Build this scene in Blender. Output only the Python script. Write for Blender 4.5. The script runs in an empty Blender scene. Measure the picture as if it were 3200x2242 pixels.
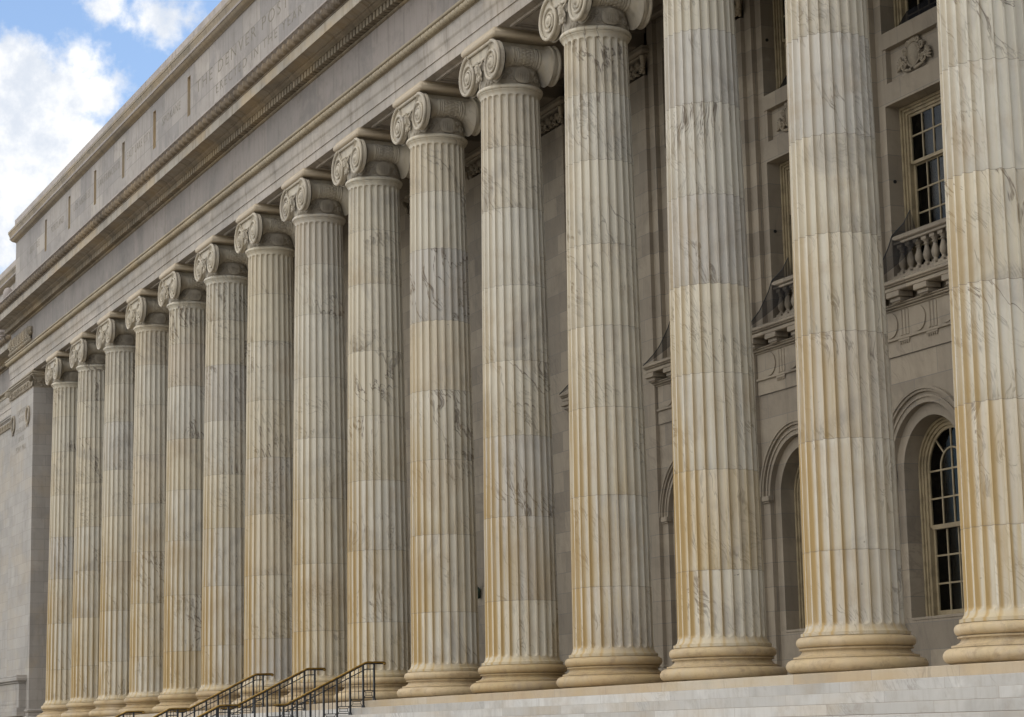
import bpy, math, random
import numpy as np
from mathutils import Vector, Matrix
random.seed(7); rng = np.random.default_rng(7)
sc = bpy.context.scene
COL = sc.collection
PI = math.pi
S = 3.7                                   # column spacing
# ------------------------------------------------------------------ mesh helper
class MB:
    def __init__(s): s.v = []; s.f = []; s.e = []
    def add(s, V, F, E=None):
        o = len(s.v); s.v += [tuple(map(float, p)) for p in V]; s.f += [tuple(o+i for i in q) for q in F]
        s.e += list(E) if E is not None else [0.0]*len(V)
    def box(s, x0, x1, y0, y1, z0, z1):
        V = [(x, y, z) for x in (x0, x1) for y in (y0, y1) for z in (z0, z1)]
        s.add(V, [(0,1,3,2),(4,6,7,5),(0,4,5,1),(2,3,7,6),(0,2,6,4),(1,5,7,3)])
    def bbox(s, x0, x1, y0, y1, z0, z1, b=.01):
        # box with chamfered edges along all horizontal/vertical edges (8-gon rings)
        V = []
        for z, i in ((z0, b), (z0+b, 0), (z1-b, 0), (z1, b)):
            a0, a1, c0, c1 = x0+i, x1-i, y0+i, y1-i
            V += [(a0+b, c0, z), (a1-b, c0, z), (a1, c0+b, z), (a1, c1-b, z), (a1-b, c1, z), (a0+b, c1, z), (a0, c1-b, z), (a0, c0+b, z)]
        F = [tuple(range(7, -1, -1)), tuple(range(24, 32))]
        for k in range(3):
            for j in range(8): F.append((k*8+j, k*8+(j+1) % 8, k*8+8+(j+1) % 8, k*8+8+j))
        s.add(V, F)
    def lathe(s, prof, c=(0,0,0), axis='z', n=48, cap=True):
        V = []
        for r, h in prof:
            for k in range(n):
                a = 2*PI*k/n
                if axis == 'z': V.append((c[0]+r*math.cos(a), c[1]+r*math.sin(a), c[2]+h))
                elif axis == 'y': V.append((c[0]+r*math.cos(a), c[1]+h, c[2]+r*math.sin(a)))
                else: V.append((c[0]+h, c[1]+r*math.cos(a), c[2]+r*math.sin(a)))
        F = []
        for j in range(len(prof)-1):
            for k in range(n): F.append((j*n+k, j*n+(k+1) % n, (j+1)*n+(k+1) % n, (j+1)*n+k))
        if cap: F.append(tuple(range(n-1, -1, -1))); F.append(tuple(range((len(prof)-1)*n, len(prof)*n)))
        s.add(V, F)
    def tube(s, pts, r, n=8, cap=True):
        pts = [Vector(p) for p in pts]; m = len(pts)
        rs = r if hasattr(r, '__len__') else [r]*m
        V = []; F = []; up = None
        for i, p in enumerate(pts):
            t = (pts[min(i+1, m-1)]-pts[max(i-1, 0)]).normalized()
            if up is None: up = t.orthogonal().normalized()
            up = (up-t*up.dot(t)).normalized(); sd = t.cross(up)
            for k in range(n):
                a = 2*PI*k/n; V.append(p+(up*math.cos(a)+sd*math.sin(a))*rs[i])
        for i in range(m-1):
            for k in range(n): F.append((i*n+k, i*n+(k+1) % n, (i+1)*n+(k+1) % n, (i+1)*n+k))
        if cap: F.append(tuple(range(n-1, -1, -1))); F.append(tuple(range((m-1)*n, m*n)))
        s.add(V, F)
    def ell(s, c, r, rot=(0,0,0), n=12, m=8):
        R = Matrix.Rotation(rot[2], 3, 'Z') @ Matrix.Rotation(rot[1], 3, 'Y') @ Matrix.Rotation(rot[0], 3, 'X')
        V = [Vector((0, 0, r[2]))]
        for j in range(1, m):
            a = PI*j/m
            for k in range(n):
                b = 2*PI*k/n; V.append(Vector((r[0]*math.sin(a)*math.cos(b), r[1]*math.sin(a)*math.sin(b), r[2]*math.cos(a))))
        V.append(Vector((0, 0, -r[2]))); V = [R @ v+Vector(c) for v in V]
        F = [(0, 1+k, 1+(k+1) % n) for k in range(n)]
        for j in range(m-2):
            for k in range(n): F.append((1+j*n+k, 1+(j+1)*n+k, 1+(j+1)*n+(k+1) % n, 1+j*n+(k+1) % n))
        L = len(V)-1; o = 1+(m-2)*n
        F += [(L, o+(k+1) % n, o+k) for k in range(n)]
        s.add(V, F)
    def prism(s, poly, y0, y1, n=True):
        # polygon in x,z extruded along y
        k = len(poly); V = [(x, y0, z) for x, z in poly]+[(x, y1, z) for x, z in poly]
        F = [tuple(range(k)), tuple(range(2*k-1, k-1, -1))]+[(i, i+k, (i+1) % k+k, (i+1) % k) for i in range(k)]
        s.add(V, F)
    def ring(s, cx, cz, r0, r1, a0, a1, y0, y1, n=24):
        V = []; F = []
        for k in range(n+1):
            a = a0+(a1-a0)*k/n; c, d = math.cos(a), math.sin(a)
            V += [(cx+r0*c, y0, cz+r0*d), (cx+r1*c, y0, cz+r1*d), (cx+r1*c, y1, cz+r1*d), (cx+r0*c, y1, cz+r0*d)]
        for k in range(n):
            o = 4*k
            for i in range(4): F.append((o+i, o+(i+1) % 4, o+4+(i+1) % 4, o+4+i))
        F += [(3, 2, 1, 0), (4*n, 4*n+1, 4*n+2, 4*n+3)]
        s.add(V, F)
    def grid(s, P, closed=False):
        # P: array (m,n,3)
        m, n = P.shape[:2]; F = []
        for j in range(m-1):
            for k in range(n-1): F.append((j*n+k, j*n+k+1, (j+1)*n+k+1, (j+1)*n+k))
        s.add(P.reshape(-1, 3), F)
    def build(s, name, mat, parent=None, smooth=35, attr=False, loc=None):
        me = bpy.data.meshes.new(name); me.from_pydata(s.v, [], s.f); me.update()
        if smooth:
            me.polygons.foreach_set('use_smooth', [True]*len(me.polygons)); me.set_sharp_from_angle(angle=math.radians(smooth))
        if attr:
            a = me.attributes.new('edge', 'FLOAT', 'POINT'); a.data.foreach_set('value', s.e)
        o = bpy.data.objects.new(name, me); COL.objects.link(o)
        if mat: me.materials.append(mat)
        if parent: o.parent = parent
        if loc: o.location = loc
        return o
def fixn(o):
    import bmesh
    bm = bmesh.new(); bm.from_mesh(o.data); bmesh.ops.recalc_face_normals(bm, faces=bm.faces); bm.to_mesh(o.data); bm.free(); return o
def empty(name, loc=(0,0,0), label=None, cat=None, group=None):
    o = bpy.data.objects.new(name, None); COL.objects.link(o); o.location = loc; o.empty_display_size = .3
    tag(o, label, cat, group); return o
def tag(o, label=None, cat=None, group=None, kind=None):
    if label: o['label'] = label
    if cat: o['category'] = cat
    if group: o['group'] = group
    if kind: o['kind'] = kind
    return o
def kids(o): return [c for c in COL.objects if c.parent == o]
def copy_tree(o, loc=None, parent=None):
    c = o.copy(); COL.objects.link(c); c.parent = parent
    if loc is not None: c.location = loc
    for ch in kids(o): copy_tree(ch, None, c)
    return c
# ------------------------------------------------------------------ material helper
class NT:
    def __init__(s, name):
        s.m = bpy.data.materials.new(name); s.m.use_nodes = True; s.t = s.m.node_tree; s.t.nodes.clear()
    def n(s, typ, props=None, **inp):
        nd = s.t.nodes.new(typ)
        for k, v in (props or {}).items(): setattr(nd, k, v)
        for k, v in inp.items():
            key = int(k[1:]) if k[0] == '_' and k[1:].isdigit() else k.replace('_', ' ')
            s.set(nd.inputs[key], v)
        return nd
    def set(s, sock, v):
        if isinstance(v, bpy.types.NodeSocket): s.t.links.new(v, sock)
        elif isinstance(v, bpy.types.Node): s.t.links.new(v.outputs[0], sock)
        else:
            if hasattr(sock, 'default_value') and hasattr(sock.default_value, '__len__') and not isinstance(v, str):
                v = tuple(v); L = len(sock.default_value)
                if len(v) == 3 and L == 4: v = v+(1,)
            sock.default_value = v
    def math(s, op, a, b=0.0, c=None, clamp=False):
        nd = s.t.nodes.new('ShaderNodeMath'); nd.operation = op; nd.use_clamp = clamp
        s.set(nd.inputs[0], a); s.set(nd.inputs[1], b)
        if c is not None: s.set(nd.inputs[2], c)
        return nd.outputs[0]
    def vm(s, op, a, b=None):
        nd = s.t.nodes.new('ShaderNodeVectorMath'); nd.operation = op; s.set(nd.inputs[0], a)
        if b is not None: s.set(nd.inputs[1], b)
        return nd.outputs[1] if op in ('DOT_PRODUCT', 'DISTANCE', 'LENGTH') else nd.outputs[0]
    def scale(s, a, f):
        nd = s.t.nodes.new('ShaderNodeVectorMath'); nd.operation = 'SCALE'; s.set(nd.inputs[0], a); s.set(nd.inputs['Scale'], f); return nd.outputs[0]
    def mix(s, a, b, f, blend='MIX'):
        nd = s.t.nodes.new('ShaderNodeMix'); nd.data_type = 'RGBA'; nd.blend_type = blend
        s.set(nd.inputs[0], f); s.set(nd.inputs[6], a); s.set(nd.inputs[7], b); return nd.outputs[2]
    def ss(s, v, a, b, lo=0.0, hi=1.0):
        nd = s.t.nodes.new('ShaderNodeMapRange'); nd.interpolation_type = 'SMOOTHSTEP'
        for k, x in zip(('Value', 'From Min', 'From Max', 'To Min', 'To Max'), (v, a, b, lo, hi)): s.set(nd.inputs[k], x)
        return nd.outputs[0]
    def noise(s, vec, scale, detail=4, rough=.55, dist=0.0):
        nd = s.t.nodes.new('ShaderNodeTexNoise'); s.set(nd.inputs['Vector'], vec); s.set(nd.inputs['Scale'], scale)
        s.set(nd.inputs['Detail'], detail); s.set(nd.inputs['Roughness'], rough); s.set(nd.inputs['Distortion'], dist); return nd.outputs[0]
    def white(s, w):
        nd = s.t.nodes.new('ShaderNodeTexWhiteNoise'); nd.noise_dimensions = '1D'; s.set(nd.inputs['W'], w); return nd.outputs[0]
    def sep(s, v):
        nd = s.t.nodes.new('ShaderNodeSeparateXYZ'); s.set(nd.inputs[0], v); return nd.outputs
    def comb(s, x, y, z):
        nd = s.t.nodes.new('ShaderNodeCombineXYZ')
        for i, v in enumerate((x, y, z)): s.set(nd.inputs[i], v)
        return nd.outputs[0]
    def finish(s, col, rough=.6, bump=None, bstr=.3, bdist=.01, metal=0.0, spec=.35):
        p = s.n('ShaderNodeBsdfPrincipled'); s.set(p.inputs['Base Color'], col); s.set(p.inputs['Roughness'], rough)
        s.set(p.inputs['Metallic'], metal); s.set(p.inputs['Specular IOR Level'], spec)
        if bump is not None:
            b = s.n('ShaderNodeBump'); s.set(b.inputs['Height'], bump); b.inputs['Strength'].default_value = bstr; b.inputs['Distance'].default_value = bdist
            s.t.links.new(b.outputs[0], p.inputs['Normal'])
        o = s.n('ShaderNodeOutputMaterial'); s.t.links.new(p.outputs[0], o.inputs[0]); return s.m
    def pos(s): return s.n('ShaderNodeNewGeometry').outputs['Position']

def veined(t, P, col, dark=(.15,.125,.105), amt=.55, sc_=1.0, dirv=(.8,.5,.45)):
    """marble veining: thin diagonal veins and broad cloudy patches (the stone's own figure)"""
    warp = t.scale(t.vm('SUBTRACT', t.n('ShaderNodeTexNoise', Vector=P, Scale=.55*sc_, Detail=3.0).outputs[1], (.5,.5,.5)), 1.6/sc_)
    Q = t.vm('ADD', P, warp)
    d = t.vm('DOT_PRODUCT', Q, dirv)
    q = t.sep(Q)
    n1 = t.noise(t.comb(t.math('MULTIPLY', q[0], .7), t.math('MULTIPLY', q[1], .7), t.math('MULTIPLY', d, 2.2)), 1.15*sc_, 5, .6)
    line = t.ss(t.math('ABSOLUTE', t.math('SUBTRACT', n1, .5)), .022, .0)
    n1b = t.noise(t.comb(q[0], q[1], t.math('MULTIPLY', d, 4.0)), 2.3*sc_, 4, .6)
    line2 = t.ss(t.math('ABSOLUTE', t.math('SUBTRACT', n1b, .52)), .030, .0)
    area = t.ss(t.noise(P, .5*sc_, 3), .47, .66)
    area2 = t.ss(t.noise(t.vm('ADD', P, (13.,7.,5.)), .8*sc_, 3), .46, .66)
    col = t.mix(col, dark, t.math('MULTIPLY', t.math('MULTIPLY', line, area), amt))
    col = t.mix(col, dark, t.math('MULTIPLY', t.math('MULTIPLY', line2, area2), amt*.6))
    return col
JZ = [1.67, 3.205, 4.705, 6.11, 7.54, 9.03, 10.23]
def mat_column(kind):
    t = NT('column_marble_'+kind)
    O = t.n('ShaderNodeTexCoord').outputs['Object']; rnd = t.n('ShaderNodeObjectInfo').outputs['Random']
    z = t.sep(O)[2]
    P = t.vm('ADD', O, t.comb(t.math('MULTIPLY', rnd, 53.), t.math('MULTIPLY', rnd, 31.), t.math('MULTIPLY', rnd, 77.)))
    if kind == 'shaft':
        idn = 0.0; jl = 0.0
        for j in JZ:
            idn = t.math('ADD', t.math('GREATER_THAN', z, j), idn)
            jl = t.math('ADD', t.math('LESS_THAN', t.math('ABSOLUTE', t.math('SUBTRACT', z, j)), .0045), jl)
        seed = t.math('ADD', t.math('MULTIPLY', rnd, 91.7), t.math('MULTIPLY', idn, 3.17))
        r1 = t.white(seed); r2 = t.white(t.math('ADD', seed, 17.3)); r3 = t.white(t.math('ADD', seed, 41.9))
        P = t.vm('ADD', P, t.comb(t.math('MULTIPLY', r1, 20.), t.math('MULTIPLY', r2, 20.), t.math('MULTIPLY', r3, 20.)))
        col = t.mix((.60,.54,.42), (.585,.55,.47), r1)
        col = t.mix(col, (.46,.44,.42), t.math('MULTIPLY', t.ss(r2, .75, .98), .55))
        col = t.mix(col, (.60,.50,.35), t.math('MULTIPLY', t.ss(r3, .72, 1.0), .4))
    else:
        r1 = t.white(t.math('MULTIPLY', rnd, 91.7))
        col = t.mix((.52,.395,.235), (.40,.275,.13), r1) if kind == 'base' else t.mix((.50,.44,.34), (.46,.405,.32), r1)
    q = t.sep(P)
    # cloudy grey figure
    cl = t.ss(t.noise(P, .95, 6, .64, .6), .50, .74)
    col = t.mix(col, (.36,.335,.30), t.math('MULTIPLY', cl, .5))
    cl2 = t.ss(t.noise(t.vm('ADD', P, (9., 4., 2.)), .55, 5, .62, 1.0), .555, .70)
    col = t.mix(col, (.28,.255,.235), t.math('MULTIPLY', cl2, .42))
    col = veined(t, P, col, amt=.92 if kind == 'shaft' else .35)
    # iron-ochre staining: streaks that run down, heaviest low on the column and along the arrises
    st = t.noise(t.comb(t.math('MULTIPLY', q[0], 7.), t.math('MULTIPLY', q[1], 7.), t.math('MULTIPLY', q[2], .35)), 1.0, 4, .6)
    big = t.noise(t.vm('ADD', P, (31., 3., 8.)), .55, 3)
    low = t.ss(z, 8.5, .3) if kind in ('shaft', 'base') else t.math('ADD', .18, 0.)
    oc = t.math('MULTIPLY', t.math('MULTIPLY', t.ss(st, .32, .72), t.ss(big, .25, .7)), t.math('ADD', t.math('MULTIPLY', low, .80), .10), clamp=True)
    if kind == 'shaft': oc = t.math('MAXIMUM', oc, t.math('MULTIPLY', t.ss(z, .76, .58), t.ss(big, .15, .6, .35, .7)))
    col = t.mix(col, (.455,.345,.18), oc)
    if kind == 'shaft':
        br = t.ss(t.noise(t.vm('ADD', P, (2., 19., 6.)), .8, 6, .66, .5), .52, .70)
        col = t.mix(col, (.40,.305,.20), t.math('MULTIPLY', br, .38))
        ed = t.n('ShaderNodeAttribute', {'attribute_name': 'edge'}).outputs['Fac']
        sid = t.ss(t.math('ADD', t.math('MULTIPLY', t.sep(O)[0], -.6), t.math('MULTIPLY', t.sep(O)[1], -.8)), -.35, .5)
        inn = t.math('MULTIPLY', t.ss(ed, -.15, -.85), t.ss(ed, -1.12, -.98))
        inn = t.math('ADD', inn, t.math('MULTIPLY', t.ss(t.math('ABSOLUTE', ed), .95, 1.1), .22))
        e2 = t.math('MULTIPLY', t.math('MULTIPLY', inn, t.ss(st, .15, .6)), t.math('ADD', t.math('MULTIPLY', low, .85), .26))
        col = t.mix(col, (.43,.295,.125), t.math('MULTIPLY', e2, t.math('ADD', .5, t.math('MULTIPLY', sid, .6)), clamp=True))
        col = t.mix(col, (.17,.14,.11), t.math('MULTIPLY', jl, .6))
        # chips and pits
        pit = t.ss(t.noise(t.comb(t.math('MULTIPLY', q[0], 1.), q[1], t.math('MULTIPLY', q[2], 1.6)), 9., 2, .5), .74, .80)
        col = t.mix(col, (.13,.11,.09), t.math('MULTIPLY', t.math('MULTIPLY', pit, t.ss(t.noise(P, .8, 2), .52, .62)), .8))
    if kind == 'necking': col = t.mix(col, (.17,.145,.115), t.math('MULTIPLY', t.ss(t.noise(P, 2.2, 5, .65), .25, .6), .62))  # necking darkened: grime and the shade below the bolster in one colour
    if kind == 'abacus': col = t.mix(col, (.47,.37,.25), .6)
    if kind == 'capital':
        gr = t.ss(t.noise(t.comb(t.math('MULTIPLY', q[0], 3.), t.math('MULTIPLY', q[1], 3.), q[2]), 1.4, 5, .65), .48, .72)
        col = t.mix(col, (.15,.125,.095), t.math('MULTIPLY', gr, .45))
    if kind == 'base':
        gr = t.ss(t.noise(t.comb(q[0], q[1], t.math('MULTIPLY', q[2], 3.)), 2.2, 5, .65), .5, .75)
        col = t.mix(col, (.30,.20,.10), t.math('MULTIPLY', gr, .75))
        g2 = t.ss(t.noise(t.vm('ADD', P, (3., 8., 1.)), 5.5, 5, .7), .5, .72)
        col = t.mix(col, (.24,.17,.10), t.math('MULTIPLY', g2, .55))
        col = t.mix(col, (.60,.50,.37), t.math('MULTIPLY', t.ss(t.noise(P, .8, 3), .55, .7), .5))
    return t.finish(col, .62, t.noise(P, 45., 4, .6), .25, .006)
def mat_stone(name, c1, c2, dirt=(.16,.13,.10), dirtamt=.35, streak=.5, ochre=0.0, block=None, mortar=(.17,.155,.14), vein=.3, bw=1.45, sh=0.0, msz=.008, rough=.65, cloud=.4, voff=0.0):
    t = NT(name); P = t.pos(); x, y, z = t.sep(P)
    if block:
        br = t.t.nodes.new('ShaderNodeTexBrick'); br.offset = .5; br.squash = 1
        t.set(br.inputs['Vector'], t.comb(t.math('ADD', t.math('ADD', x, y), sh), t.math('ADD', z, voff), 0.0)); br.inputs['Scale'].default_value = 1
        br.inputs['Brick Width'].default_value = bw; br.inputs['Row Height'].default_value = block; br.inputs['Mortar Size'].default_value = msz
        br.inputs['Mortar Smooth'].default_value = .15; br.inputs['Bias'].default_value = 0.0
        t.set(br.inputs['Color1'], c1); t.set(br.inputs['Color2'], c2); t.set(br.inputs['Mortar'], c1)
        col = br.outputs[0]; mf = br.outputs[1]
    else:
        col = t.mix(c1, c2, t.ss(t.noise(P, .35, 3), .35, .65)); mf = None
    cl = t.ss(t.noise(P, .8, 5, .6, .5), .52, .76)
    col = t.mix(col, tuple(v*.62 for v in c2), t.math('MULTIPLY', cl, cloud))
    if vein: col = veined(t, P, col, amt=vein)
    st = t.noise(t.comb(t.math('MULTIPLY', t.math('ADD', x, y), 5.5), 0.0, t.math('MULTIPLY', z, .5)), 1.0, 5, .65)
    col = t.mix(col, dirt, t.math('MULTIPLY', t.ss(st, .46, .74), streak))
    mt = t.noise(P, .42, 5, .68, .4)
    col = t.mix(col, tuple(v*1.22 for v in c1), t.math('MULTIPLY', t.ss(mt, .56, .70), .55))
    col = t.mix(col, tuple(v*.62+.6*w*.2 for v, w in zip(c2, dirt)), t.math('MULTIPLY', t.ss(mt, .46, .33), .55))
    d2 = t.ss(t.noise(P, 1.7, 6, .7), .5, .75)
    col = t.mix(col, dirt, t.math('MULTIPLY', d2, dirtamt))
    if ochre:
        oc = t.ss(t.noise(t.comb(t.math('MULTIPLY', x, .5), y, z), .9, 4, .6), .44, .66)
        col = t.mix(col, (.44,.31,.15), t.math('MULTIPLY', oc, ochre))
    if mf is not None: col = t.mix(col, mortar, t.math('MULTIPLY', mf, .8))
    return t.finish(col, rough, t.noise(P, 30., 5, .65), .3, .008)
def mat_plain(name, c, rough=.5, metal=0.0, spec=.5, var=.25, sc_=6., bstr=.15):
    t = NT(name); P = t.pos()
    n = t.noise(P, sc_, 5, .6)
    col = t.mix(c, tuple(v*(1-var*1.6) for v in c), t.ss(n, .42, .7))
    return t.finish(col, rough, t.noise(P, 40., 3), bstr, .004, metal, spec)
M = {}
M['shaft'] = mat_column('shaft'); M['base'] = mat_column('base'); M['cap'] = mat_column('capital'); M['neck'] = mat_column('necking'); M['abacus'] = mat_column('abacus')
M['attic'] = mat_stone('attic_marble', (.37,.325,.28), (.245,.22,.20), block=.62, bw=1.5, dirt=(.13,.105,.08), dirtamt=.38, streak=.5, vein=.2, mortar=(.17,.15,.13), voff=.16, msz=.011, cloud=.5)
M['coping'] = mat_stone('coping_marble', (.40,.345,.305), (.33,.285,.255), dirtamt=.35, streak=.5, block=3., bw=2.6, vein=0)
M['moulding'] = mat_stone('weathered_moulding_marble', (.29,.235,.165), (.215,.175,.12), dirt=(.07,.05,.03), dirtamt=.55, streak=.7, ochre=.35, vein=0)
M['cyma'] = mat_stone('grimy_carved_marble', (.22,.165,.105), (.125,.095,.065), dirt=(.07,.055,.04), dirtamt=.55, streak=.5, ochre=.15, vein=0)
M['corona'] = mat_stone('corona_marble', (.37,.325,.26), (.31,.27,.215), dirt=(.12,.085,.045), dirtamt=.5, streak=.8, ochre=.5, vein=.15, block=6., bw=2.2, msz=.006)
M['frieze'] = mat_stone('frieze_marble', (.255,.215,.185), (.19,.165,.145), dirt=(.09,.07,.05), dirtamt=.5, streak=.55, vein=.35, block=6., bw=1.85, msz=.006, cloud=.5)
M['arch'] = mat_stone('architrave_marble', (.42,.37,.315), (.32,.285,.245), dirt=(.13,.10,.07), dirtamt=.42, streak=.55, vein=.2, ochre=.12, cloud=.5)
M['rope'] = mat_stone('rope_marble', (.37,.305,.205), (.31,.255,.175), dirtamt=.35, streak=.25, ochre=.3, vein=0)
M['wall'] = mat_stone('portico_wall_marble', (.37,.31,.232), (.255,.215,.165), block=.415, bw=1.25, dirtamt=.36, streak=.28, vein=.35, msz=.006)
M['pier'] = mat_stone('end_pier_marble', (.36,.325,.285), (.305,.278,.245), block=.375, bw=1.3, dirtamt=.2, streak=.3, vein=.2, msz=.0045, ochre=.18)
M['carved'] = mat_stone('carved_marble', (.32,.27,.20), (.26,.22,.165), dirt=(.09,.07,.05), dirtamt=.5, streak=.3, vein=0, ochre=.2)
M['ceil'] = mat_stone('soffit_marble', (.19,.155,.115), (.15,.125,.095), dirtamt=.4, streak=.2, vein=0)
M['step'] = mat_stone('white_step_marble', (.58,.56,.52), (.43,.41,.375), block=.1435, bw=2.3, dirt=(.27,.22,.16), dirtamt=.42, streak=.35, vein=.45, msz=.005, ochre=.28, mortar=(.3,.25,.2), voff=.0)
M['stylo'] = mat_stone('stained_step_marble', (.45,.345,.22), (.50,.435,.335), block=.4, bw=1.9, dirt=(.32,.21,.12), dirtamt=.35, streak=.2, vein=.4, ochre=.5, msz=.005, mortar=(.3,.25,.2), voff=.2)
M['letter'] = mat_plain('shaded_weathered_lettering', (.25,.22,.17), .85, 0, .2, .3, 20.)  # raised letters; dark tone stands in for incised shading plus weathered dirt
M['stain'] = mat_stone('ochre_reveal_marble', (.42,.345,.24), (.36,.30,.22), dirtamt=.3, streak=.4, vein=0, ochre=.4)
M['wood'] = mat_plain('cream_painted_wood', (.33,.265,.165), .5, 0, .4, .2)
M['iron'] = mat_plain('black_painted_iron', (.012,.014,.018), .42, 0, .5, .3)
M['brass'] = mat_plain('worn_brass', (.30,.19,.055), .34, 1.0, .5, .3, 14.)
M['bronze'] = mat_plain('green_bronze', (.06,.10,.075), .5, .4, .5, .4, 12.)
M['plaque'] = mat_plain('brown_bronze', (.10,.07,.03), .4, .7, .5, .3, 9.)
M['signwhite'] = mat_plain('white_sign_paint', (.55,.53,.5), .5)
M['signblack'] = mat_plain('black_sign_panel', (.02,.02,.022), .4)
M['curtain'] = mat_plain('grey_curtain_cloth', (.22,.20,.18), .9, 0, .1)
M['ground'] = mat_stone('street_and_lawn', (.13,.118,.10), (.10,.092,.078), block=None, dirt=(.1,.09,.08), dirtamt=.3, streak=0, vein=0)
M['floor'] = mat_plain('bounce_sheet_marble', (.33,.29,.24), .7, 0, .3)
M['core'] = mat_plain('dim_room', (.03,.028,.026), .9)
def mat_glass():
    t = NT('dark_window_glass')
    a = t.n('ShaderNodeBsdfTransparent', Color=(.68,.70,.68)); g = t.n('ShaderNodeBsdfGlossy', Color=(.5,.5,.48), Roughness=.06)
    fr = t.n('ShaderNodeFresnel', IOR=1.5)
    mx = t.n('ShaderNodeMixShader'); t.set(mx.inputs[0], fr.outputs[0]); t.t.links.new(a.outputs[0], mx.inputs[1]); t.t.links.new(g.outputs[0], mx.inputs[2])
    o = t.n('ShaderNodeOutputMaterial'); t.t.links.new(mx.outputs[0], o.inputs[0]); return t.m
M['glass'] = mat_glass()
def mat_net(name='black_bird_netting', dens=.55):
    t = NT(name); P = t.pos(); x, y, z = t.sep(P)
    d = t.n('ShaderNodeBsdfDiffuse', Color=(.02,.02,.022)); a = t.n('ShaderNodeBsdfTransparent')
    mx = t.n('ShaderNodeMixShader'); mx.inputs[0].default_value = dens
    t.t.links.new(a.outputs[0], mx.inputs[1]); t.t.links.new(d.outputs[0], mx.inputs[2])
    o = t.n('ShaderNodeOutputMaterial'); t.t.links.new(mx.outputs[0], o.inputs[0]); return t.m
M['net'] = mat_net(); M['net_dense'] = mat_net('folded_bird_netting', .88)

# ================================================================== COLUMN
def shaft_radius(z):
    return float(np.interp(z, [.55,.75,3.0,4.8,6.2,7.6,9.7,11.0,11.3], [.684,.682,.668,.646,.630,.615,.586,.567,.563]))
def make_shaft():
    NF, K = 24, 16
    FB, FT = .645, 11.245
    zs = [.50,.515,.5151,.56,.5601,.575,.595,.62]
    rs = [.720,.722,.753,.753,.736,.717,.700,.689]
    def fl(n, t): return t
    fw = .5*(.81)                     # flute half width as part of the pitch
    rows = [(z, r) for z, r in zip(zs, rs)]
    capz = [0,.006,.014,.026,.04,.055,.066]
    for c in capz: rows.append((FB+c, shaft_radius(FB+c)))
    # joints are cut as narrow grooves
    body = sorted(list(np.linspace(FB+.12, FT-.1, 12))+[j+d for j in JZ for d in (-.012,-.004,.004,.012)])
    for z in body:
        rows.append((z, shaft_radius(z)-(.003 if any(abs(z-j) < .006 for j in JZ) else 0)))
    for c in capz[::-1]: rows.append((FT-c*.85, shaft_radius(FT)))
    rows += [(11.26,.565), (11.285,.572), (11.31,.587), (11.327,.603), (11.3271,.612), (11.342,.612), (11.3421,.618)]
    for k in range(9):
        a = -PI/2+PI*k/8; rows.append((11.388+.044*math.sin(a), .594+.044*math.cos(a)))
    rows += [(11.4321,.59), (11.435,.575)]
    V = []; E = []
    n = NF*K
    for z, r in rows:
        w = 2*PI/NF*r*fw
        t = min(z-FB, FT-z)
        for k in range(n):
            a = 2*PI*(k+.5)/n
            u = (((k+.5)/K) % 1.0-.5)*2*PI/NF*r       # distance from flute centre
            d = 0.0
            if FB <= z <= FT and t >= 0:
                h = w if t >= w else math.sqrt(max(0, w*w-(w-t)**2))
                if abs(u) < h:
                    d = .98*math.sqrt(max(0, h*h-u*u))
            rr = r-d
            V.append((rr*math.cos(a), rr*math.sin(a), z)); E.append(max(-1.5, min(1.5, u/w)))
    F = []
    for j in range(len(rows)-1):
        for k in range(n): F.append((j*n+k, j*n+(k+1) % n, (j+1)*n+(k+1) % n, (j+1)*n+k))
    m = MB(); m.add(V, F, E); return m
def make_base():
    m = MB(); pr = [(.86,0),(.86,.016),(.885,.017)]
    for k in range(11):
        a = -PI/2+PI*k/10; pr.append((.868+.107*math.cos(a), .112+.095*math.sin(a)))
    pr += [(.845,.2075),(.845,.2145),(.866,.215),(.866,.2385),(.842,.2395),(.80,.252),(.762,.280),(.742,.312),(.745,.329),(.786,.330),(.790,.347),(.765,.348),(.765,.355)]
    for k in range(11):
        a = -PI/2+PI*k/10; pr.append((.752+.072*math.cos(a), .432+.075*math.sin(a)))
    pr += [(.728,.508),(.728,.518)]
    m.lathe(pr, n=96); return m
def spiral(th, R0=.44): return R0*.868**(th/(PI/2))
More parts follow.
